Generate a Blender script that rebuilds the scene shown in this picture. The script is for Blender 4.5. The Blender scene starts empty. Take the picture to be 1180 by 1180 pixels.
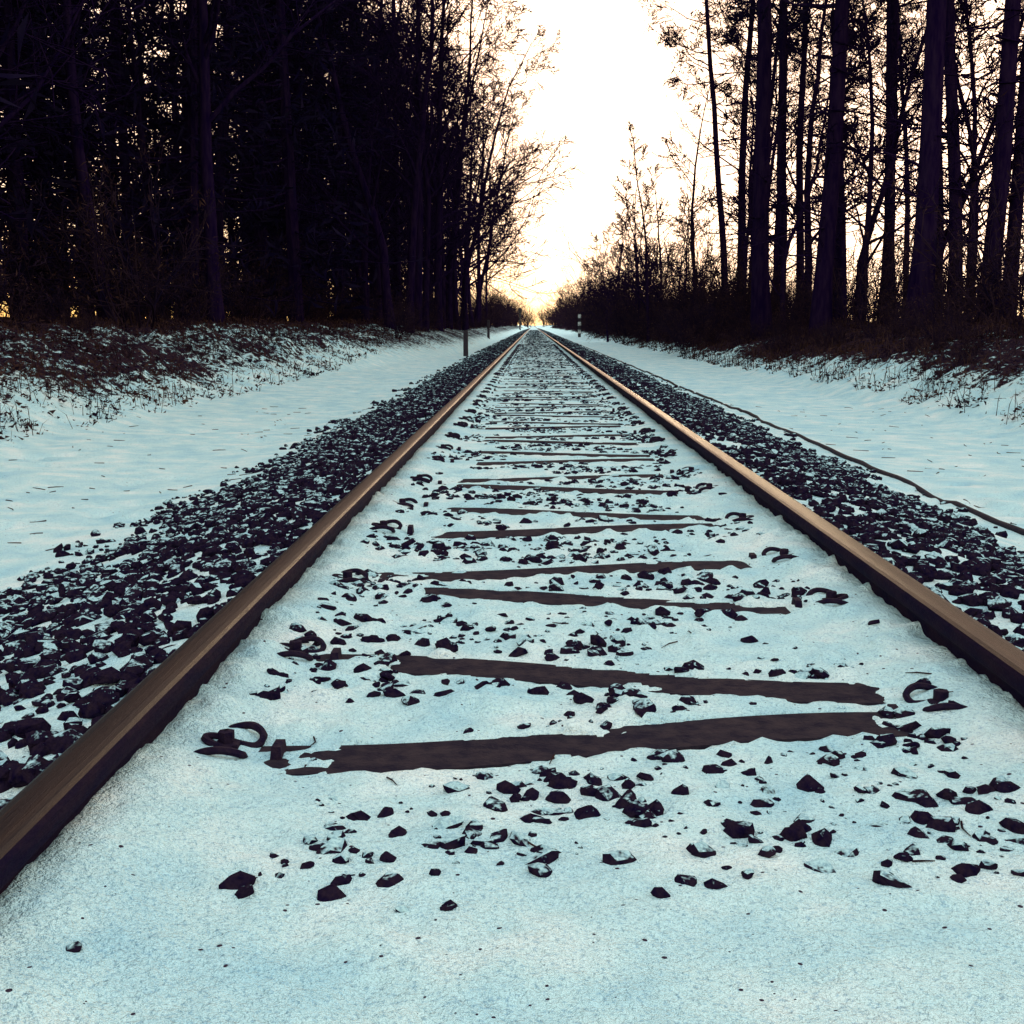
import bpy, bmesh, math, random
import numpy as np
from mathutils import Vector, Matrix
random.seed(7); rng=np.random.default_rng(7)
scene=bpy.context.scene
COL=scene.collection
# ------------------------------------------------------------------ noise
def _h(xi,yi,s):
    M=np.uint64(0xffffffff)
    a=(xi.astype(np.int64)&0xffffffff).astype(np.uint64); b=(yi.astype(np.int64)&0xffffffff).astype(np.uint64)
    h=(a*np.uint64(374761393)+b*np.uint64(668265263)+np.uint64(s*1442695+17))&M
    h=((h^(h>>np.uint64(13)))*np.uint64(1274126177))&M
    h=((h^(h>>np.uint64(15)))*np.uint64(2246822519))&M
    return ((h^(h>>np.uint64(16)))&M).astype(np.float64)/4294967295.0
def vn(x,y,s=0):
    x=np.asarray(x,float);y=np.asarray(y,float)
    xi=np.floor(x);yi=np.floor(y);fx=x-xi;fy=y-yi
    fx=fx*fx*fx*(fx*(fx*6-15)+10);fy=fy*fy*fy*(fy*(fy*6-15)+10)
    a=_h(xi,yi,s);b=_h(xi+1,yi,s);c=_h(xi,yi+1,s);d=_h(xi+1,yi+1,s)
    return (a*(1-fx)+b*fx)*(1-fy)+(c*(1-fx)+d*fx)*fy
def fbm(x,y,s=0,o=3):
    t=0;a=.5;n=0
    for i in range(o):
        t=t+a*vn(x*2**i+i*13.7,y*2**i+i*7.3,s+i);n+=a;a*=.5
    return t/n
def ss(a,b,x):
    t=np.clip((x-a)/(b-a),0,1);return t*t*(3-2*t)
# ------------------------------------------------------------------ layout
RL=-0.630; RR=0.875; XC=(RL+RR)/2; RTOP=0.11
S0=2.33; SP=1.14; NS=90
def beam_half(x,openleft):
    u=(x-(XC-0.50))/1.0
    u=np.where(openleft,1-u,u)
    return 0.098+ (0.305-0.098)*ss(0.0,1.0,u)+0.06*np.clip(u-1,0,.6)
def strip_mask(x,y):
    k=np.round((y-S0)/SP); yc=S0+k*SP
    ol=(np.mod(k,2)==0)
    hb=beam_half(x,ol)
    e=(fbm(x*4,y*7,31,4)-.5)*.05
    cov=ss(.68,.82,fbm(x*5,y*5,135,3))*.05
    d=np.abs(np.abs(y-yc)-hb)-0.064-.014*ss(4,9,y)+e+cov
    m=1-ss(-0.007,0.007,d)
    ends=(vn(k*3.1,(y>yc)*5.0+0.5,5)-.5)*.08
    e2=(fbm(x*6,y*6,77)-.5)*.04
    mx=ss(-.305,-.285,x+ends+e2)*(1-ss(.61,.63,x+ends*.8+e2))
    return m*mx*(y>1.9)*(k<NS)
PX=[-2000,-60,-20,-9.5,-7.6,-6.2,-5.1,-4.4,-3.4,-2.5,-2.05,-1.6,-1.0,-.85,1.15,1.35,1.9,2.45,3.2,4.5,5.4,6.2,7.4,9,12,20,60,2000]
PZ=[2,1.2,.9,.74,.62,.32,-.16,-.36,-.41,-.42,-.38,-.24,-.04,0,0,-.03,-.22,-.38,-.40,-.42,-.38,-.12,.35,.62,.75,.8,1,2]
def gz(x,y,fine=True):
    x=np.asarray(x,float);y=np.asarray(y,float)
    wob=(fbm(y*.12,x*0+3,9)-.5)*.8*ss(3.2,5,np.abs(x))+(fbm(y*.7,x*0+9,19)-.5)*.5*ss(3.8,5,np.abs(x))
    sh=-2.1*ss(28,58,y)*ss(2.2,3.2,-x)+.5*ss(3.5,4.5,x)
    z=np.interp(x+wob+sh,PX,PZ)
    out=ss(1.4,3,np.abs(x-.12))
    bank=ss(4.3,6,np.abs(x))
    z=z+out*(fbm(x*.8,y*.8,1)-.5)*.07+bank*(fbm(x*1.7,y*1.7,2)-.5)*.30
    z=z+bank*(fbm(x*5,y*5,21)-.5)*.18*(y<60)
    z=z+out*(1-bank)*np.clip(.5-fbm(x*3.1,y*3.1,61,2)-.18,0,1)*-.25*(y<40)
    inn=(x>RL)&(x<RR)
    fl=1-.55*ss(4,7,y)
    z=z+(fbm(x*5,y*5,3)-.5)*.012*fl+(fbm(x*22,y*22,4,3)-.5)*.012*(y<25)*(1-.3*out)*fl
    z=z+inn*ss(1.8,2.3,y)*(1-ss(5,8,y))*np.clip(fbm(x*16,y*16,44,2)-.55,0,1)*.05
    z=z+inn*(1-ss(1.7,2.1,y))*(fbm(x*9,y*9,144,3)-.5)*.012
    dl=np.minimum(np.abs(x-RL),np.abs(x-RR))
    z=z+np.where(dl<.25,(.016+.018*(fbm(x*2,y*2.3,6,2)))*(1-ss(.06,.22,dl)),0)
    z=z+np.where(inn,.012*(1-ss(1.6,2.1,y)),0)
    m=strip_mask(x,y)*inn
    z=z*(1-m)+(-.018)*m+ (1-m)*inn*.005
    return z
# ------------------------------------------------------------------ mesh helpers
def mesh_np(name,V,quads=None,tris=None,mq=None,mt=None,smooth=False):
    me=bpy.data.meshes.new(name)
    V=np.asarray(V,np.float32)
    nq=0 if quads is None else len(quads); nt=0 if tris is None else len(tris)
    me.vertices.add(len(V)); me.vertices.foreach_set('co',V.ravel())
    loops=[]
    if nq: loops.append(np.asarray(quads,np.int32).ravel())
    if nt: loops.append(np.asarray(tris,np.int32).ravel())
    L=np.concatenate(loops)
    me.loops.add(len(L)); me.loops.foreach_set('vertex_index',L)
    me.polygons.add(nq+nt)
    st=np.concatenate([np.arange(nq)*4, nq*4+np.arange(nt)*3]).astype(np.int32)
    me.polygons.foreach_set('loop_start',st)
    mi=np.zeros(nq+nt,np.int32)
    if mq is not None and nq: mi[:nq]=mq
    if mt is not None and nt: mi[nq:]=mt
    me.polygons.foreach_set('material_index',mi)
    me.polygons.foreach_set('use_smooth',np.full(nq+nt,smooth))
    me.update(calc_edges=True); me.validate()
    return me
def obj(name,me,mats=(),parent=None,loc=(0,0,0)):
    o=bpy.data.objects.new(name,me)
    if me is not None:
        for m in mats:
            if len(me.materials)<len(mats): me.materials.append(m)
    o.location=loc
    COL.objects.link(o)
    if parent: o.parent=parent
    return o
class MB:
    def __init__(s): s.v=[];s.q=[];s.t=[];s.mq=[];s.n=0
    def tube(s,pts,rad,sides,mi=0):
        P=np.array(pts,float);R=np.array(rad,float);n=len(P)
        T=np.gradient(P,axis=0);T/=np.linalg.norm(T,axis=1)[:,None]+1e-9
        up=np.array([0,0,1.]) if abs(T[0][2])<.9 else np.array([1.,0,0])
        A=np.cross(T,up);A/=np.linalg.norm(A,axis=1)[:,None]+1e-9
        B=np.cross(T,A)
        a=np.arange(sides)*2*math.pi/sides
        V=P[:,None,:]+R[:,None,None]*(np.cos(a)[None,:,None]*A[:,None,:]+np.sin(a)[None,:,None]*B[:,None,:])
        s.v.append(V.reshape(-1,3))
        i=np.arange(n-1)[:,None]*sides;j=np.arange(sides)[None,:];j2=(j+1)%sides
        Q=np.stack([i+j,i+j2,i+sides+j2,i+sides+j],-1).reshape(-1,4)+s.n
        s.q.append(Q);s.mq.append(np.full(len(Q),mi));s.n+=n*sides
    def tris(s,V):
        k=len(V);s.v.append(V.reshape(-1,3));s.t.append(np.arange(k*3).reshape(-1,3)+s.n);s.n+=k*3
    def box(s,c,d,mi=0,taper=1.0):
        c=np.array(c);d=np.array(d)/2
        V=np.array([[sx*(taper if sz>0 else 1),sy*(taper if sz>0 else 1),sz] for sz in(-1,1) for sx,sy in((-1,-1),(1,-1),(1,1),(-1,1))])*d+c
        s.v.append(V)
        Q=np.array([[0,3,2,1],[4,5,6,7],[0,1,5,4],[1,2,6,5],[2,3,7,6],[3,0,4,7]])+s.n
        s.q.append(Q);s.mq.append(np.full(6,mi));s.n+=8
    def mesh(s,name,mt=1,smooth=False):
        return mesh_np(name,np.concatenate(s.v),np.concatenate(s.q) if s.q else None,np.concatenate(s.t) if s.t else None,np.concatenate(s.mq) if s.q else None,mt,smooth)
# ------------------------------------------------------------------ materials
def newmat(name):
    m=bpy.data.materials.new(name);m.use_nodes=True
    nt=m.node_tree;b=nt.nodes['Principled BSDF'];return m,nt,b
def N(nt,t,**k):
    n=nt.nodes.new(t)
    for a,v in k.items():
        setattr(n,a,v)
    return n
def ramp(nt,stops):
    r=N(nt,'ShaderNodeValToRGB');cr=r.color_ramp
    while len(cr.elements)<len(stops): cr.elements.new(.5)
    for e,(p,c) in zip(cr.elements,stops):
        e.position=p;e.color=(*c,1) if len(c)==3 else c
    return r
def math_(nt,op,a,b=None,clamp=False):
    n=N(nt,'ShaderNodeMath',operation=op);n.use_clamp=clamp
    for i,v in enumerate((a,b)):
        if v is None: continue
        if isinstance(v,(int,float)): n.inputs[i].default_value=v
        else: nt.links.new(v,n.inputs[i])
    return n.outputs[0]
def noise(nt,scale,detail=4,rough=.55,vec=None):
    n=N(nt,'ShaderNodeTexNoise');n.inputs['Scale'].default_value=scale;n.inputs['Detail'].default_value=detail;n.inputs['Roughness'].default_value=rough
    if vec is not None: nt.links.new(vec,n.inputs['Vector'])
    return n.outputs['Fac']
def mixc(nt,f,a,b):
    n=N(nt,'ShaderNodeMix',data_type='RGBA')
    nt.links.new(f,n.inputs[0])
    for i,v in ((6,a),(7,b)):
        if isinstance(v,tuple): n.inputs[i].default_value=(*v,1)
        else: nt.links.new(v,n.inputs[i])
    return n.outputs[2]
def to_diffuse(nt,b,rough=.3):
    d=N(nt,'ShaderNodeBsdfDiffuse');
    for l in list(nt.links):
        if l.to_node==b and l.to_socket.name=='Base Color': nt.links.new(l.from_socket,d.inputs['Color'])
        if l.to_node==b and l.to_socket.name=='Normal': nt.links.new(l.from_socket,d.inputs['Normal'])
    nt.links.new(d.outputs[0],nt.nodes['Material Output'].inputs['Surface']);nt.nodes.remove(b)
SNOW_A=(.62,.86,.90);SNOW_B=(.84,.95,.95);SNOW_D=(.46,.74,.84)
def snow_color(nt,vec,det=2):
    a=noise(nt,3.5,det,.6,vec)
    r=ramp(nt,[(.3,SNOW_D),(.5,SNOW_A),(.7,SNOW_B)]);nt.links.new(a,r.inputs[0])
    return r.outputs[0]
m_ground,nt,b=newmat('snow_ground')
tc=N(nt,'ShaderNodeTexCoord');vec=tc.outputs['Object']
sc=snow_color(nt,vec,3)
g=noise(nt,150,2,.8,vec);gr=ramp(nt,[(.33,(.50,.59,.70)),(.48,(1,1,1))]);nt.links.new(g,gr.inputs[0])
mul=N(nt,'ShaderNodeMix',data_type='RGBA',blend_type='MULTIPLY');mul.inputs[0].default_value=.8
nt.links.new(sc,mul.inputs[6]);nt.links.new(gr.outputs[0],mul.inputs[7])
vo=N(nt,'ShaderNodeTexVoronoi');vo.inputs['Scale'].default_value=55;nt.links.new(vec,vo.inputs['Vector'])
sep=N(nt,'ShaderNodeSeparateColor');nt.links.new(vo.outputs['Color'],sep.inputs[0])
sz=math_(nt,'MULTIPLY',math_(nt,'POWER',sep.outputs[0],4),.20)
sp=math_(nt,'LESS_THAN',vo.outputs['Distance'],sz)
c1=mixc(nt,sp,mul.outputs[2],(.05,.035,.06))
at=N(nt,'ShaderNodeAttribute',attribute_name='litter')
ln=noise(nt,7,5,.72,vec)
lf=math_(nt,'MULTIPLY',math_(nt,'SUBTRACT',math_(nt,'ADD',ln,math_(nt,'MULTIPLY',at.outputs['Fac'],.62)),.72),14,True)
ld=ramp(nt,[(.35,(.010,.006,.02)),(.65,(.045,.024,.028))]);nt.links.new(noise(nt,25,2,.6,vec),ld.inputs[0])
c2=mixc(nt,lf,c1,ld.outputs[0])
nt.links.new(c2,b.inputs['Base Color'])
bp=N(nt,'ShaderNodeBump');bp.inputs['Strength'].default_value=1;bp.inputs['Distance'].default_value=.026
hsum=noise(nt,32,4,.8,vec)
nt.links.new(hsum,bp.inputs['Height']);nt.links.new(bp.outputs[0],b.inputs['Normal'])
to_diffuse(nt,b)
def stonemat(name,base,base2):
    m,nt,b=newmat(name)
    tc=N(nt,'ShaderNodeTexCoord');vec=tc.outputs['Object']
    ge=N(nt,'ShaderNodeNewGeometry');sx=N(nt,'ShaderNodeSeparateXYZ');nt.links.new(ge.outputs['Normal'],sx.inputs[0])
    at=N(nt,'ShaderNodeAttribute',attribute_name='snow')
    n=noise(nt,60,2,.7,vec)
    v=math_(nt,'ADD',sx.outputs[2],math_(nt,'MULTIPLY',math_(nt,'SUBTRACT',n,.5),1.0))
    f=math_(nt,'MULTIPLY',math_(nt,'SUBTRACT',math_(nt,'ADD',v,at.outputs['Fac']),1.10),7,True)
    r=ramp(nt,[(.3,base),(.7,base2)]);nt.links.new(n,r.inputs[0])
    sn=ramp(nt,[(.36,(.26,.42,.50)),(.60,(.46,.68,.72))]);nt.links.new(noise(nt,150,2,.8,vec),sn.inputs[0])
    c=mixc(nt,f,r.outputs[0],sn.outputs[0])
    nt.links.new(c,b.inputs['Base Color'])
    bp=N(nt,'ShaderNodeBump');bp.inputs['Strength'].default_value=.9;bp.inputs['Distance'].default_value=.012
    nt.links.new(n,bp.inputs['Height']);nt.links.new(bp.outputs[0],b.inputs['Normal'])
    to_diffuse(nt,b)
    return m
m_stone=stonemat('crushed_stone',(.022,.013,.024),(.005,.003,.018))
def simple(name,c1,c2,scale,rough=.8,metal=0,bump=.4,bs=60,spec=.3,stretch=None,det=3,diff=False):
    m,nt,b=newmat(name)
    tc=N(nt,'ShaderNodeTexCoord');vec=tc.outputs['Object']
    if stretch:
        mp=N(nt,'ShaderNodeMapping');mp.inputs['Scale'].default_value=stretch;nt.links.new(vec,mp.inputs[0]);vec=mp.outputs[0]
    r=ramp(nt,[(.35,c1),(.65,c2)]);nt.links.new(noise(nt,scale,det,.65,vec),r.inputs[0])
    nt.links.new(r.outputs[0],b.inputs['Base Color']);b.inputs['Roughness'].default_value=rough;b.inputs['Metallic'].default_value=metal
    b.inputs['Specular IOR Level'].default_value=spec
    if bump:
        bp=N(nt,'ShaderNodeBump');bp.inputs['Strength'].default_value=bump;bp.inputs['Distance'].default_value=.01
        nt.links.new(noise(nt,bs,3,.65,vec),bp.inputs['Height']);nt.links.new(bp.outputs[0],b.inputs['Normal'])
    if diff: to_diffuse(nt,b)
    return m
m_railside=simple('rusted_rail_steel',(.005,.0025,.016),(.013,.006,.016),30,.8,.0,.4,90,.03,(1,.25,1))
m_railtop=simple('worn_rail_head',(.004,.0025,.007),(.018,.009,.009),7,.34,.0,.25,40,.075,(22,.35,1))
m_sleeper=simple('weathered_sleeper_steel',(.012,.009,.020),(.034,.024,.032),24,.95,.0,.5,80,.05)
m_fast=simple('fastening_steel',(.008,.004,.02),(.022,.012,.024),60,.8,.0,.4,90,.06)
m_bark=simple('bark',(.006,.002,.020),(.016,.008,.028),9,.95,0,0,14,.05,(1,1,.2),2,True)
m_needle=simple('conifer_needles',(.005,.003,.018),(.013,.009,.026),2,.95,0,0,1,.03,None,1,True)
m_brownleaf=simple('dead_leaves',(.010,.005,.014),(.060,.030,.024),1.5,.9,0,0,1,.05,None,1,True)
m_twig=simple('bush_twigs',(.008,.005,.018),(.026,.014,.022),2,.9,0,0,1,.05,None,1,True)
m_cable=simple('cable_sheath',(.012,.010,.022),(.03,.022,.03),20,.8,0,.2,40,.1)
m_white=simple('white_paint',(.5,.52,.52),(.7,.7,.68),12,.6,0,.1)
m_black=simple('black_paint',(.015,.015,.025),(.03,.03,.035),12,.6,0,.1)
m_conc=simple('post_concrete',(.015,.01,.02),(.04,.03,.04),18,.85,0,.4)
# ------------------------------------------------------------------ ground sheet
xs=list(np.arange(-1.0,1.2501,.0125))
rp=[]; x=1.26; st=.02
while x<10: rp.append(x); x+=st; st=min(st*1.03,.09)
while x<2500: rp.append(x); x+=st; st*=1.25
lp=[];x=-1.02;st=.02
while x>-10: lp.append(x);x-=st;st=min(st*1.03,.09)
while x>-2500: lp.append(x);x-=st;st*=1.25
xs=np.array(lp[::-1]+xs+rp)
ys=[-1500,-600,-200,-80,-40,-20,-10,-6,-4,-3,-2,-1.5,-1,-.6,-.3,0,.2,.4,.6]
y=.7
while y<3000: ys.append(y); y+=max(.0125,.0045*y) if y<150 else y*.03
ys=np.array(ys)
X,Y=np.meshgrid(xs,ys)
Z=gz(X,Y)
nx,ny=len(xs),len(ys)
i=np.arange(ny-1)[:,None]*nx+np.arange(nx-1)[None,:]
Q=np.stack([i,i+1,i+1+nx,i+nx],-1).reshape(-1,4)
me=mesh_np('snow_ground',np.stack([X,Y,Z],-1).reshape(-1,3),Q,smooth=True)
ax=X-2.1*ss(28,58,Y)*(X<-2.5)
lit=.44*ss(4.5,6.0,-ax)+.62*ss(7.4,8.8,-ax)+(.44+.3*ss(12,25,Y))*ss(5.0,6.3,ax)+.6*ss(7.4,8.6,ax)
lit=lit*(.65+.7*fbm(X*.5,Y*.5,55)) + .08*ss(4,4.6,-ax)
lit=np.where(Y>450,0.1,lit)
a=me.attributes.new('litter','FLOAT','POINT');a.data.foreach_set('value',lit.ravel().astype(np.float32))
obj('snow_ground',me,[m_ground])
# ------------------------------------------------------------------ track
track=obj('railway_track',None)
prof=[(.0,0),(.014,-.0004),(.024,-.002),(.031,-.006),(.0350,-.013),(.0358,-.026),(.0345,-.036),(.030,-.041),(.013,-.048),(.009,-.060),(.008,-.085),(.009,-.112),(.016,-.127),(.040,-.135),(.069,-.142),(.070,-.153)]
full=[(-x,z) for x,z in prof[::-1]][:-1]+prof
def rail(name,xc):
    yy=np.concatenate([np.arange(-30,0,5.),np.arange(0,60,2.),np.arange(60,900,20.)])
    P=np.array(full);k=len(P)
    V=np.zeros((len(yy),k,3));V[:,:,0]=P[:,0]+xc;V[:,:,2]=P[:,1]+RTOP;V[:,:,1]=yy[:,None]
    ii=np.arange(len(yy)-1)[:,None]*k;jj=np.arange(k)[None,:];j2=(jj+1)%k
    Q=np.stack([ii+jj,ii+j2,ii+k+j2,ii+k+jj],-1).reshape(-1,4)
    top=np.array([1 if (P[j,1]>-.0065 and P[(j+1)%k,1]>-.0065) else 0 for j in range(k)])
    mi=np.tile(top,len(yy)-1)
    me=mesh_np(name,V.reshape(-1,3),Q[:,::-1],mq=mi,smooth=False)
    return obj(name,me,[m_railside,m_railtop],track)
rail('left_rail',RL);rail('right_rail',RR)
mb=MB()
for k in range(-2,NS):
    yc=S0+k*SP;ol=(k%2==0)
    for sgn in (-1,1):
        xx=np.linspace(RL-.2,RR+.2,40) if k<14 else np.linspace(RL-.2,RR+.2,14)
        c=yc+sgn*beam_half(xx,np.full(len(xx),ol))
        n=len(xx);w=.07
        zt=.004-.06*ss(0,.05,np.maximum(RL+.12-xx,xx-RR+.12))
        V=np.concatenate([np.stack([xx,c-w,zt],-1),np.stack([xx,c+w,zt],-1),np.stack([xx,c+w,zt-.018],-1),np.stack([xx,c-w,zt-.018],-1)])
        i=np.arange(n-1)
        for a_,b_ in((0,1),(1,2),(2,3),(3,0)):
            mb.q.append(np.stack([i+a_*n,i+1+a_*n,i+1+b_*n,i+b_*n],-1)+mb.n);mb.mq.append(np.zeros(n-1,int))
        mb.v.append(V);mb.n+=4*n
obj('sleepers',mb.mesh('sleepers'),[m_sleeper],track)
mb=MB()
half=[(-.005,-.058,.022),(.03,-.066,.040),(.065,-.066,.046),(.090,-.050,.036),(.085,-.028,.024),(.055,-.018,.030),(.022,-.016,.040),(.008,0,.043)]
path=half+[(x,-y,z) for x,y,z in half[:-1][::-1]]
def cr(P,n=4):
    P=np.array(P);o=[]
    Pe=np.vstack([2*P[0]-P[1],P,2*P[-1]-P[-2]])
    for i in range(1,len(Pe)-2):
        for t in np.arange(n)/n:
            o.append(.5*((2*Pe[i])+(-Pe[i-1]+Pe[i+1])*t+(2*Pe[i-1]-5*Pe[i]+4*Pe[i+1]-Pe[i+2])*t*t+(-Pe[i-1]+3*Pe[i]-3*Pe[i+1]+Pe[i+2])*t**3))
    o.append(P[-1]);return np.array(o)
cp=cr(path)
supports={-1:[],1:[]}
for k in range(-1,40):
    yc=S0+k*SP;ol=(k%2==0)
    for side,xr in((-1,RL),(1,RR)):
        isopen=(ol and side==-1) or ((not ol) and side==1)
        for yy in ([yc-.26,yc+.37] if isopen else [yc+.0]):
            supports[side].append((yy,isopen))
for side,xr in((-1,RL),(1,RR)):
    for yy,isopen in supports[side]:
        for d in (1,-1):
            s=-side*d
            jz=random.uniform(-.008,.003)-.013-(.05 if yy<1.9 else 0)-(.03 if d<0 else 0)
            j=random.uniform(-.2,.2)
            def tr(P):
                P=np.array(P);x=P[:,0]*math.cos(j)-P[:,1]*math.sin(j);y_=P[:,0]*math.sin(j)+P[:,1]*math.cos(j)
                return np.stack([xr+s*(.082+x),yy+y_,P[:,2]+jz],-1)
            mb.tube(tr(cp),np.full(len(cp),.0068),6)
            c=tr([(.045,0,.03)])[0]
            mb.tube([c-[0,0,.03],c+[0,0,.006],c+[0,0,.008],c+[0,0,.026],c+[0,0,.028]],[.024,.024,.014,.014,.004],6)
            if d<0: continue
            c=tr([(.135,.0+random.uniform(-.02,.02),.020)])[0]
            if not isopen: c=c-np.array([0,0,.012])
            mb.box(c,(.022,.06,.042),taper=.7)
obj('rail_fastenings',mb.mesh('rail_fastenings'),[m_fast],track)
# ------------------------------------------------------------------ stones
protos=[]
for k in range(18):
    bm=bmesh.new()
    for _ in range(28):
        v=Vector((random.gauss(0,1),random.gauss(0,1),random.gauss(0,1))).normalized()
        v=Vector((v.x*1.1,v.y*.85,v.z*.66))*random.uniform(.78,1.12);bm.verts.new(v)
    r=bmesh.ops.convex_hull(bm,input=bm.verts)
    bmesh.ops.delete(bm,geom=[v for v in bm.verts if not v.link_faces],context='VERTS')
    bmesh.ops.triangulate(bm,faces=bm.faces)
    bm.verts.index_update()
    protos.append((np.array([v.co[:] for v in bm.verts]),np.array([[v.index for v in f.verts] for f in bm.faces])));bm.free()
def stones(name,x,y,size,lift,snow):
    n=len(x);z=gz(x,y)+lift*size
    pid=rng.integers(0,len(protos),n)
    Vs=[];Ts=[];At=[];off=0
    yaw=rng.uniform(0,6.28,n);tx=rng.normal(0,.3,n);ty=rng.normal(0,.3,n)
    for p,(PV,PT) in enumerate(protos):
        idx=np.where(pid==p)[0]
        if not len(idx):continue
        cy,sy=np.cos(yaw[idx]),np.sin(yaw[idx]);cx,sx=np.cos(tx[idx]),np.sin(tx[idx]);c2,s2=np.cos(ty[idx]),np.sin(ty[idx])
        v=np.repeat(PV[None],len(idx),0)*size[idx][:,None,None]
        X_=v[:,:,0];Y_=v[:,:,1];Z_=v[:,:,2]
        Y1=Y_*cx[:,None]-Z_*sx[:,None];Z1=Y_*sx[:,None]+Z_*cx[:,None]
        X2=X_*c2[:,None]+Z1*s2[:,None];Z2=-X_*s2[:,None]+Z1*c2[:,None]
        X3=X2*cy[:,None]-Y1*sy[:,None];Y3=X2*sy[:,None]+Y1*cy[:,None]
        W=np.stack([X3+x[idx][:,None],Y3+y[idx][:,None],Z2+z[idx][:,None]],-1)
        k=PV.shape[0]
        Ts.append((PT[None]+(np.arange(len(idx))*k)[:,None,None]).reshape(-1,3)+off)
        Vs.append(W.reshape(-1,3));At.append(np.repeat(snow[idx],k));off+=k*len(idx)
    me=mesh_np(name,np.concatenate(Vs),None,np.concatenate(Ts))
    a=me.attributes.new('snow','FLOAT','POINT');a.data.foreach_set('value',np.concatenate(At).astype(np.float32))
    print(name,n);return me
def sample_y(n,y0,y1,yk):
    A=yk-y0;B=yk*math.log(y1/yk);u=rng.uniform(0,A+B,n)
    return np.where(u<A,y0+u,yk*np.exp(np.clip(u-A,0,None)/yk))
def shoulder(x0,x1,n,sgn):
    y=sample_y(n,-1.0,300,9)
    u=rng.beta(1.0,1.35,n);x=x0+(x1-x0)*u
    keep=fbm(x*2.2,y*2.2,15)+rng.uniform(-.12,.12,n)>.27+.32*ss(.55,1,u)
    x,y,u=x[keep],y[keep],u[keep]
    s=(.012+.026*rng.uniform(0,1,len(x))**1.6)*(1+np.clip((y-9)/60,0,1.2))
    return x,y,s,np.clip(rng.normal(.12,.13,len(x))+.16*u,0,.7)
l=shoulder(RL-.06,-2.35,25000,-1);r=shoulder(RR+.06,2.6,23000,1)
x=np.concatenate([l[0],r[0]]);y=np.concatenate([l[1],r[1]]);s=np.concatenate([l[2],r[2]]);sn=np.concatenate([l[3],r[3]])
n=24000
xb=rng.uniform(RL+.10,RR-.10,n);yb=sample_y(n,2.0,200,9)
c=np.abs(xb-XC)/.62
dens=fbm(xb*3.2,yb*3.2,71,3)
keep=(dens+rng.uniform(-.10,.10,n)-.16*np.clip(c,0,1)**2 > .39+.05*ss(4,9,yb))
xb,yb=xb[keep],yb[keep]
sb=(.006+.022*rng.uniform(0,1,len(xb))**1.7)*(1+np.clip((yb-9)/60,0,1.2))
for cx_,cy_,nn,sg in [(-.24,1.58,26,.06),(-.12,1.68,22,.07),(.02,1.66,18,.06),(.06,1.80,28,.08),(-.06,1.90,28,.08),(.22,1.74,14,.05),(.44,1.72,22,.07),(.62,1.66,22,.06),(.56,1.86,30,.09),(.36,1.93,28,.10),(.72,1.82,14,.05),(.12,1.96,30,.10),(.32,1.62,10,.06),(.50,1.56,8,.05),(-.28,1.78,10,.05),(-.09,1.47,2,.01),(.2,1.52,5,.06)]:
    xb=np.concatenate([xb,rng.normal(cx_,sg*1.2,nn)]);yb=np.concatenate([yb,rng.normal(cy_,sg*.8,nn)])
    sb=np.concatenate([sb,.004+.022*rng.uniform(0,1,nn)**1.7])
xb=np.append(xb,[-.50,.62,.66,-.1]);yb=np.append(yb,[1.33,1.33,1.50,1.46]);sb=np.append(sb,[.013,.008,.014,.017])
keep=np.ones(len(xb),bool)
for dy in (0,.025,-.025,.045): keep&=(strip_mask(xb,yb+dy)<.05)
xb,yb,sb=xb[keep],yb[keep],sb[keep]
snb=np.clip(rng.normal(.18,.18,len(xb)),.0,.6)
lift=np.concatenate([rng.uniform(-.05,.45,len(x)),rng.uniform(-.34,.06,len(xb))])
me=stones('ballast_gravel',np.concatenate([x,xb]),np.concatenate([y,yb]),np.concatenate([s,sb]),lift,np.concatenate([sn,snb]))
obj('ballast_gravel',me,[m_stone])
yy=np.concatenate([np.arange(-3,40,.25),np.arange(40,200,3)])
xx=2.62+.02*np.sin(yy*.5)+.01*np.sin(yy*1.7)
zz=gz(xx,yy)+.006+.005*np.sin(yy*1.3)
mb=MB();mb.tube(np.stack([xx,yy,zz],-1),np.full(len(yy),.021),8)
obj('trackside_cable',mb.mesh('trackside_cable',smooth=True),[m_cable])
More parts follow.
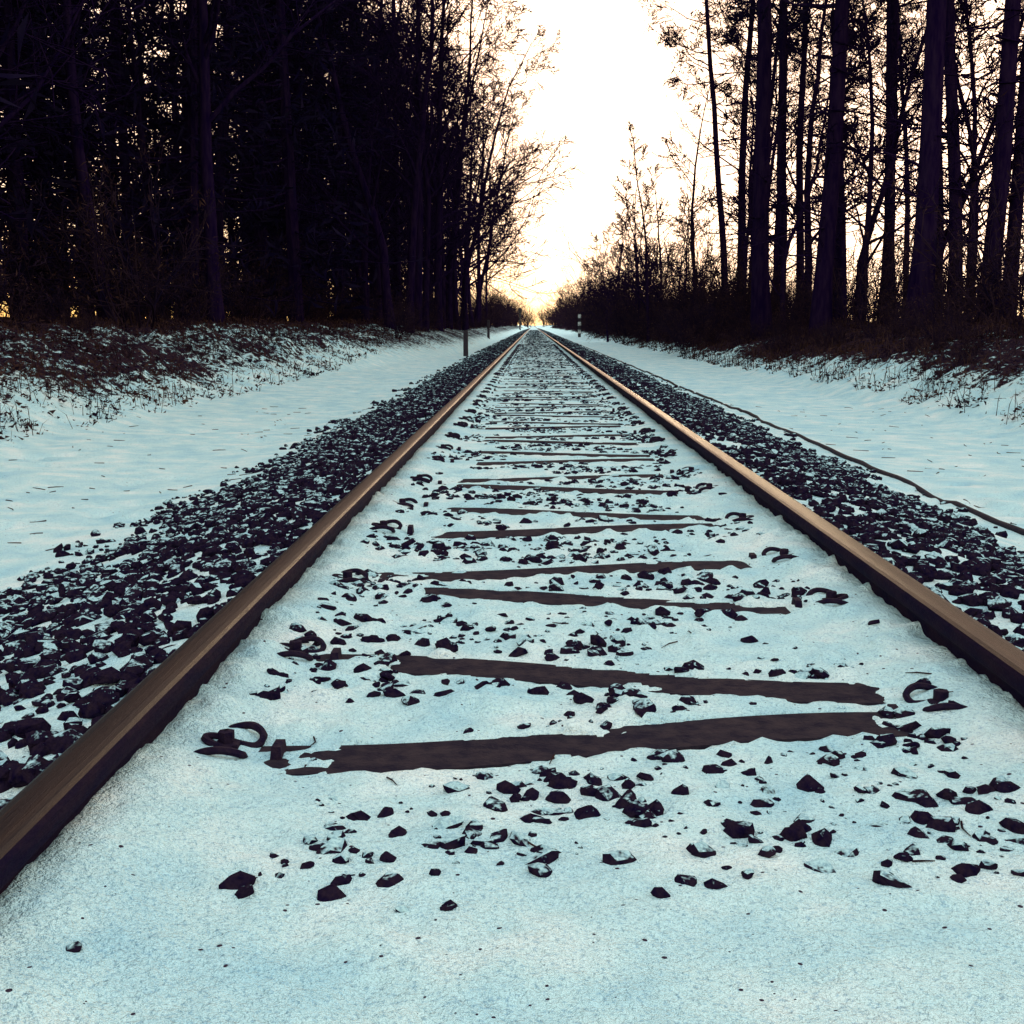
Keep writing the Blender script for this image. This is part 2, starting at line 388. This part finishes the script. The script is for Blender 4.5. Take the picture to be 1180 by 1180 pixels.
# ------------------------------------------------------------------ trees
def perp(d):
    a=Vector((random.gauss(0,1),random.gauss(0,1),random.gauss(0,1)));a-=a.dot(d)*d;return a.normalized()
def grow(mb,p,d,L,r,lev,P,tips=None):
    nseg={0:12,1:6,2:4,3:3,4:2}[lev]
    pts=[p.copy()];rad=[r];dirs=[d.copy()]
    wig=P['wig'][lev]
    for i in range(nseg):
        d=(d+Vector((random.gauss(0,wig),random.gauss(0,wig),random.gauss(0,wig)+P['up'][lev]))).normalized()
        p=p+d*(L/nseg);pts.append(p.copy());dirs.append(d.copy())
        t=(i+1)/nseg;rad.append(max(r*(1-t*P['taper'][lev]),P['rmin']))
    if lev==0:
        rad[0]*=1.35
    mb.tube([q[:] for q in pts],rad,{0:9,1:5,2:3,3:3,4:3}[lev])
    if tips is not None and lev>=P.get('tiplev',9): tips.append(pts[-1][:]);tips.append(pts[len(pts)//2][:])
    if lev<P['levels']:
        n=P['n'][lev]
        for j in range(n):
            t=P['t0'][lev]+(1-P['t0'][lev])*(j+random.random())/n
            f=min(t*nseg,nseg-1e-3);i=int(f);q=pts[i].lerp(pts[i+1],f-i)
            dd=dirs[i+1];ang=math.radians(random.uniform(*P['ang'][lev]))
            nd=(dd*math.cos(ang)+perp(dd)*math.sin(ang)).normalized()
            rr=rad[i]*(1-(f-i))+rad[i+1]*(f-i)
            ll=L*P['lf'][lev]*random.uniform(.6,1.15)*(1.15-.75*max(0,(t-P['t0'][lev]))/(1-P['t0'][lev]+1e-6)*P.get('apex',1))
            grow(mb,q,nd,ll,max(rr*P['rf'],P['rmin']),lev+1,P,tips)
def bare_tree(seed,H=19,r=.2,t0=.25,lv=3,n0=18,lf=.3,wig=.055):
    random.seed(seed);mb=MB()
    P=dict(levels=lv,n=[n0,8,7,3],t0=[t0,.2,.15,.2],ang=[(35,65),(25,60),(25,60),(20,55)],lf=[lf,.5,.5,.5],wig=[wig,.12,.16,.2,.2],up=[.03,.05,.03,.01,0],taper=[.88,.8,.8,.7,.6],rf=.5,rmin=.014)
    grow(mb,Vector((0,0,-.3)),Vector((random.uniform(-.05,.05),random.uniform(-.05,.05),1)).normalized(),H,r,0,P)
    return mb.mesh('bare_tree_%d'%seed)
def clump(pts,n,spread,size,flat=.6):
    pts=np.array(pts);c=np.repeat(pts,n,0)+rng.normal(0,1,(len(pts)*n,3))*np.array([spread,spread,spread*flat])
    d=rng.normal(0,1,(len(c),3));d/=np.linalg.norm(d,axis=1)[:,None]
    e=rng.normal(0,1,(len(c),3));e/=np.linalg.norm(e,axis=1)[:,None]
    s=rng.uniform(.5,1.3,(len(c),1))*size
    return np.stack([c-d*s,c+d*s,c+e*s*.35],1)
def pine(seed,H=24,r=.22,t0=.45,nb=26):
    random.seed(seed);mb=MB();tips=[]
    P=dict(levels=3,n=[nb,6,3],t0=[t0,.3,.3],ang=[(55,95),(30,60),(30,60)],lf=[.14,.5,.5],wig=[.03,.15,.16,.2],up=[.02,.05,.05,.02],taper=[.72,.8,.8,.7],rf=.36,rmin=.012,tiplev=2,apex=.9)
    grow(mb,Vector((0,0,-.3)),Vector((random.uniform(-.03,.03),random.uniform(-.03,.03),1)).normalized(),H,r,0,P,tips)
    for k in range(34):
        z=random.uniform(2,H*t0*1.2);a=random.uniform(0,6.28);L=random.uniform(.5,2.6)
        d=Vector((math.cos(a),math.sin(a),random.uniform(-.2,.35)));p=Vector((0,0,z))
        pts=[p];
        for q in range(4): d=(d+Vector((random.gauss(0,.2),random.gauss(0,.2),random.gauss(0,.2)))).normalized();pts.append(pts[-1]+d*L/4)
        mb.tube([q[:] for q in pts],[.035,.03,.022,.016,.012],3)
        for w in (1,2,3):
            q=pts[w];dd=(d+perp(d)*.9).normalized()
            mb.tube([q[:],(q+dd*L*.2)[:],(q+dd*L*.35+Vector((0,0,.05)))[:]],[.014,.012,.01],3)
    tips=[t for t in tips if random.random()<.75]
    mb.tris(clump(tips,6,.20,.19))
    return mb.mesh('pine_%d'%seed)
def spruce(seed,H=20,r=.2):
    random.seed(seed);mb=MB()
    mb.tube([(0,0,-.3),(0,0,H*.5),(0,0,H)],[r*1.2,r*.6,.02],7)
    T=[];z=1.2
    while z<H-.3:
        R=(1-z/H)**.65*H*.17+.35
        for k in range(random.randint(4,7)):
            a=random.uniform(0,6.28);L=R*random.uniform(.65,1.15)
            if z<4 and random.random()<.4: L*=.5
            p=np.array([0,0,z+random.uniform(-.2,.2)])
            pts=[p+np.array([math.cos(a)*L*t,math.sin(a)*L*t,-.32*L*t+ .22*L*t*t]) for t in np.linspace(0,1,4)]
            mb.tube(pts,[.03,.024,.018,.01],3)
            T+= [q for q in pts[1:]]+[(pts[i]+pts[i+1])/2 for i in range(1,3)]
        z+=random.uniform(.45,.75)
    mb.tris(clump(T,3,.24,.33,.5))
    return mb.mesh('spruce_%d'%seed)
def shrub(seed,H=2.2,leaves=True,n=14):
    random.seed(seed);mb=MB();tips=[]
    P=dict(levels=2,n=[6,4],t0=[.15,.15],ang=[(20,60),(20,60)],lf=[.5,.5],wig=[.12,.2,.2],up=[.02,.0,0],taper=[.7,.7,.5],rf=.6,rmin=.005 if H<4 else .012,tiplev=0)
    for k in range(n):
        a=random.uniform(0,6.28);l=random.uniform(.1,.8)
        grow(mb,Vector((math.cos(a)*l*.5,math.sin(a)*l*.5,-.1)),Vector((math.cos(a)*l,math.sin(a)*l,1)).normalized(),H*random.uniform(.5,1.05),.012*H/2,0,P,tips)
    if leaves:
        mb.tris(clump([t for t in tips if random.random()<.4],2,.08*H/2,.035*H/2+.01,1))
    return mb.mesh('shrub_%d'%seed)
BT=[bare_tree(11),bare_tree(12,21,.22,.18),bare_tree(13,17,.17,.3),bare_tree(14,20,.2,.35)]
BD=[bare_tree(15,20,.19,.13,4,17,.32,.06),bare_tree(16,18,.16,.10,4,17,.33,.06)]
ST=[bare_tree(21,10,.09,.15,3,13,.26,.08),bare_tree(22,9,.08,.1,3,13,.26,.09),bare_tree(23,11,.11,.2,3,12,.26,.08)]
PT=[pine(31),pine(32,25,.25,.35,34),pine(33,22,.19,.5),pine(34,26,.26,.55,20)]
SPR=[spruce(41),spruce(42,22),spruce(43,18)]
SH=[shrub(51),shrub(52,1.6),shrub(53,2.6),shrub(54,1.2,True,20)]
BS=[shrub(61,7,True,10),shrub(62,6,True,12),shrub(63,8,True,9)]
rs=random.Random(5)
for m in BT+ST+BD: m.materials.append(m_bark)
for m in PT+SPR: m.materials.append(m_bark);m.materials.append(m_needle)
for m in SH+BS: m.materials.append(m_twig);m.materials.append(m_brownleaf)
for m in BT+ST+PT+BD:
    m.polygons.foreach_set('use_smooth',np.array([p.material_index==0 for p in m.polygons]))
def put(name,me,x,y,s=1,rot=None,parent=None,lean=0,sz=None):
    o=bpy.data.objects.new(name,me);COL.objects.link(o)
    o.location=(x,y,float(gz(np.array([x]),np.array([y]))[0])-.05)
    o.rotation_euler=(rs.gauss(0,.02),lean+rs.gauss(0,.02),rs.uniform(0,6.28) if rot is None else rot)
    o.scale=(s,s,sz or s)
    if parent:o.parent=parent
    return o
def px(p,d): return (p-614)/1500*d
forest=obj('dense_forest',None);under=obj('undergrowth_shrubs',None);far=obj('distant_trees',None)
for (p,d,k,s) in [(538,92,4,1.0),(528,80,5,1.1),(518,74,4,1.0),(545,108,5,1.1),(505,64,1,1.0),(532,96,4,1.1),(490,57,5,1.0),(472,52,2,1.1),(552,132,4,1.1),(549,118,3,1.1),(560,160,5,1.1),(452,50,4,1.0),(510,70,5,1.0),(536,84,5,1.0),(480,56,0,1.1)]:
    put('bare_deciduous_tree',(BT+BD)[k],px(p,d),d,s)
y=9.5
while y<160:
    for lane,(x0,pr) in enumerate([(-9.2,.8),(-11.5,.8),(-14,.75),(-17,.75),(-20.5,.65)]):
        if rs.random()>pr: continue
        x=x0+rs.uniform(-1.3,1.3);yy=y+rs.uniform(-1.5,1.5)
        q=rs.random();top=lane<2 and y<70
        if lane<2:
            nm,me=('pine_tree',rs.choice(PT)) if q<.4 else (('bare_deciduous_tree',rs.choice(BT+BD)) if q<.75 else ('spruce_tree',rs.choice(SPR)))
        else:
            nm,me=('spruce_tree',rs.choice(SPR)) if q<.62 else (('pine_tree',rs.choice(PT)) if q<.85 else ('bare_deciduous_tree',rs.choice(BT)))
        put(nm,me,x,yy,rs.uniform(.85,1.15),parent=None if top else forest)
    y+=2.9+y*.020
y=14
while y<150:
    put('spruce_tree',rs.choice(SPR),-25+rs.uniform(-2,2),y+rs.uniform(-1.5,1.5),rs.uniform(.65,.95),parent=forest)
    y+=3.0+y*.01
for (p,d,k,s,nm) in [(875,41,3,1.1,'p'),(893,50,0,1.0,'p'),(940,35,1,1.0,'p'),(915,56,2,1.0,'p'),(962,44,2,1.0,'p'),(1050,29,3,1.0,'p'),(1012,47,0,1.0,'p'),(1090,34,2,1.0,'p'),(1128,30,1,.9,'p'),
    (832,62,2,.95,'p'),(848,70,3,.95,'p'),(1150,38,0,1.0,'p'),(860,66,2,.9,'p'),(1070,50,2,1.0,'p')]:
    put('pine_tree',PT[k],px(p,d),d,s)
for (p,d,k,s) in [(745,66,0,1.05),(700,84,1,1.0),(758,80,2,.9),(775,74,1,1.0),(712,115,0,1.0),(798,70,2,1.2),(730,100,2,1.0),(690,120,0,1.0),(720,90,1,.8),(850,55,0,1.2),(900,42,1,1.2),(925,48,2,1.5),(985,38,0,1.2),(1030,36,1,1.4),(1105,36,0,1.2),(955,52,0,1.5),(735,78,2,.7),(765,70,1,.7),(785,64,0,.75)]:
    put('young_bare_tree',ST[k],px(p,d),d,s)
for (p,d,k,s) in [(980,44,4,.7),(1105,46,5,.8)]:
    put('bare_deciduous_tree',(BT+BD)[k],px(p,d),d,s)
y=26
while y<130:
    for x0,pr in ((13,.18),(18,.22),(24,.25)):
        if rs.random()>pr or x0/y<.16:continue
        q=rs.random()
        put('pine_tree' if q<.6 else 'bare_deciduous_tree',rs.choice(PT if q<.6 else BT),x0+rs.uniform(-1.5,1.5),y+rs.uniform(-1.5,1.5),rs.uniform(.8,1.05),parent=forest)
    y+=4.2
y=9
while y<120:
    for x0 in (-9,-11.5):
        put('shrub',rs.choice(SH),x0+rs.uniform(-.7,.7),y+rs.uniform(-.8,.8),rs.uniform(.6,1.6),parent=under)
    for x0 in (9,11.5,14.5):
        put('shrub',rs.choice(SH),x0+rs.uniform(-.7,.7),y+rs.uniform(-.8,.8),rs.uniform(.7,1.7),parent=under)
    y+=1.9+y*.022
y=8
while y<28:
    put('shrub',rs.choice(SH[1:]),-6.6+rs.uniform(-1.2,.9),y,rs.uniform(.10,.24),parent=under);y+=.7
y=10
while y<50:
    put('shrub',rs.choice(SH[1:]),6.9+rs.uniform(-.7,.7),y,rs.uniform(.2,.5),parent=under);y+=.6
y=45
while y<160:
    for x0 in (6.0,7.2,8.5): put('shrub',rs.choice(SH),x0+rs.uniform(-.5,.5),y+rs.uniform(-1,1),rs.uniform(.5,1.6),parent=under)
    put('shrub',rs.choice(SH),-5.0+rs.uniform(-.4,.4),y,rs.uniform(.4,.8),parent=under)
    y+=3.4
y=60
while y<420:
    for x0 in (6.6,8,10.5):
        if y<100 and rs.random()<.4: continue
        put('bush',rs.choice(BS),x0+rs.uniform(-.8,.8),y+rs.uniform(-2,2),rs.uniform(.45,1.25),parent=far)
    if rs.random()<.5: put('young_bare_tree',rs.choice(ST),6.8+rs.uniform(-.4,.8),y,rs.uniform(.6,1.0),parent=far)
    if y>150:
        for x0 in (-5.2,-7,-9.5): put('bush',rs.choice(BS),x0+rs.uniform(-.5,.5),y+rs.uniform(-2,2),rs.uniform(.6,1.0),parent=far)
    y+=6+y*.025
for k in range(100):
    x=rs.uniform(-60,70);put('bush',rs.choice(BS),x,rs.uniform(620,760),rs.uniform(1.1,2.0),parent=far)
def scatter(n,side):
    y=sample_y(n,4.0,130,14)
    u=rng.uniform(0,1,n)
    x=(-4.5-u*5.5) if side<0 else (5.0+u*5)
    k=fbm(x*1.4,y*1.4,88)+rng.uniform(-.15,.15,n)+.25*u
    kk=k>.55;return x[kk],y[kk]
mb=MB()
for side,n in((-1,75000),(1,75000)):
    x,y=scatter(n,side);z=gz(x,y)
    sc=(1+np.clip((y-14)/50,0,1.5))[:,None]
    c=np.stack([x,y,z+rng.exponential(.035,len(x))],-1)
    d=rng.normal(0,1,(len(x),3))*[1,1,.5];d/=np.linalg.norm(d,axis=1)[:,None]
    e=rng.normal(0,1,(len(x),3));e/=np.linalg.norm(e,axis=1)[:,None]
    s=rng.uniform(.012,.045,(len(x),1))*sc
    mb.tris(np.stack([c-d*s,c+d*s,c+e*s*.9],1))
me=mb.mesh('leaf_litter',mt=0);obj('leaf_litter',me,[m_brownleaf])
mb=MB()
for side,n in((-1,16000),(1,18000)):
    x,y=scatter(n,side);z=gz(x,y);m=len(x)
    h=rng.uniform(.08,.4,m)*(1 if side>0 else .8)
    a=rng.uniform(0,6.28,m);b_=rng.uniform(.1,1.0,m)*h
    p0=np.stack([x,y,z-.02],-1);p1=p0+np.stack([np.cos(a)*b_*.4,np.sin(a)*b_*.4,h*.65],-1);p2=p0+np.stack([np.cos(a)*b_,np.sin(a)*b_,h*.95],-1)
    w=np.stack([np.sin(a),-np.cos(a),0*a],-1)*.004*(1+np.clip((y-10)/20,0,3))[:,None]
    mb.tris(np.stack([p0-w,p0+w,p1],1));mb.tris(np.stack([p1-w,p1+w*.8,p2],1));mb.tris(np.stack([p0+w,p1+w*.8,p1-w],1))
m=260
x=np.where(rng.uniform(0,1,m)<.5,rng.uniform(-4.5,-2,m),rng.uniform(2.6,5.5,m));y=rng.uniform(3,18,m)
x[:18]=rng.uniform(-.45,.8,18);y[:18]=rng.uniform(1.45,3,18)
a=rng.uniform(0,6.28,m);L_=rng.uniform(.03,.14,m);L_[:18]*=.45
for k in range(m):
    P0=np.array([x[k],y[k]]);dd=np.array([math.cos(a[k]),math.sin(a[k])])*L_[k]
    pp=[P0,P0+dd*.5+rng.normal(0,.006,2),P0+dd]
    zz=gz(np.array([q[0] for q in pp]),np.array([q[1] for q in pp]))+.002
    mb.tube([(q[0],q[1],z_) for q,z_ in zip(pp,zz)],np.array([.0016,.0014,.0008])*(1 if k<18 else 2.6),4)
me=mb.mesh('dry_grass',mt=0);obj('dry_grass',me,[m_brownleaf])
def kmpost(x,y,h=.95):
    mb=MB();z=float(gz(np.array([x]),np.array([y]))[0])
    mb.box((0,0,h/2-.1),(.18,.14,h+.2),0,.9);mb.box((0,-.012,h+.02),(.17,.13,.06),0,.5)
    obj('kilometre_post',mb.mesh('kilometre_post'),[m_conc],loc=(x,y,z))
kmpost(px(537,48),48,.9);kmpost(px(563,90),90,1.2)
mb=MB();z=float(gz(np.array([4.4]),np.array([125.]))[0])
for k in range(6): mb.box((0,0,.18+k*.36),(.28,.1,.358),k%2)
obj('striped_marker_post',mb.mesh('striped_marker_post'),[m_black,m_white],loc=(4.4,125,z))
mb=MB();mb.tube([(0,0,-.2),(0,0,4.6)],[.09,.07],10);mb.box((0,-.05,4.3),(.75,.12,1.1),0);mb.box((0,-.13,4.3),(.66,.02,1.0),0)
mb.box((0,-.02,.25),(.4,.4,.5),0,.9);mb.box((0,.2,2.6),(.4,.05,3.8),0)
for zz in(4.6,4.05): mb.tube([(0,-.14,zz),(0,-.3,zz)],[.13,.13],12)
obj('railway_signal',mb.mesh('railway_signal'),[m_black],loc=(px(599,290),290,-.4))
# ------------------------------------------------------------------ world, sun, camera
EL=math.radians(6.5);AZ=math.radians(12)
w=bpy.data.worlds.new("World");scene.world=w;w.use_nodes=True;nt=w.node_tree
bg=nt.nodes['Background'];sk=nt.nodes.new('ShaderNodeTexSky');sk.sky_type='NISHITA';sk.sun_disc=False
sk.sun_elevation=EL;sk.sun_rotation=AZ;sk.air_density=1.35;sk.dust_density=3.4;sk.ozone_density=1.8
def vm(op,a,b):
    n=nt.nodes.new('ShaderNodeVectorMath');n.operation=op
    for i,v in enumerate((a,b)):
        if isinstance(v,tuple): n.inputs[i].default_value=v
        else: nt.links.new(v,n.inputs[i])
    return n.outputs[0]
S=.15;G=2.6
a=vm('MULTIPLY',sk.outputs[0],(G/S*1.0,G/S*.98,G/S*1.12))
d=vm('ADD',vm('MULTIPLY',a,(S/3.4,S/2.3,S/1.65)),(1,1,1))
o=vm('DIVIDE',a,d)
nt.links.new(o,bg.inputs[0]);bg.inputs[1].default_value=S
sd=bpy.data.lights.new('sun','SUN');sd.energy=1.5;sd.angle=math.radians(12);sd.color=(1,.74,.45)
so=bpy.data.objects.new('sun',sd);COL.objects.link(so)
dirv=Vector((math.sin(AZ)*math.cos(EL),math.cos(AZ)*math.cos(EL),math.sin(EL)))
so.rotation_euler=(-dirv).to_track_quat('-Z','Y').to_euler();so.location=(10,60,30)
cd=bpy.data.cameras.new('camera');cam=bpy.data.objects.new('camera',cd);COL.objects.link(cam)
cam.location=(0,0,.70);cam.rotation_euler=(math.radians(90-8.16),0,math.radians(.92))
cd.sensor_width=36;cd.lens=1500/1180*36;cd.clip_start=.05;cd.clip_end=6000
scene.camera=cam
scene.view_settings.view_transform='Standard';scene.view_settings.look='None';scene.view_settings.exposure=0
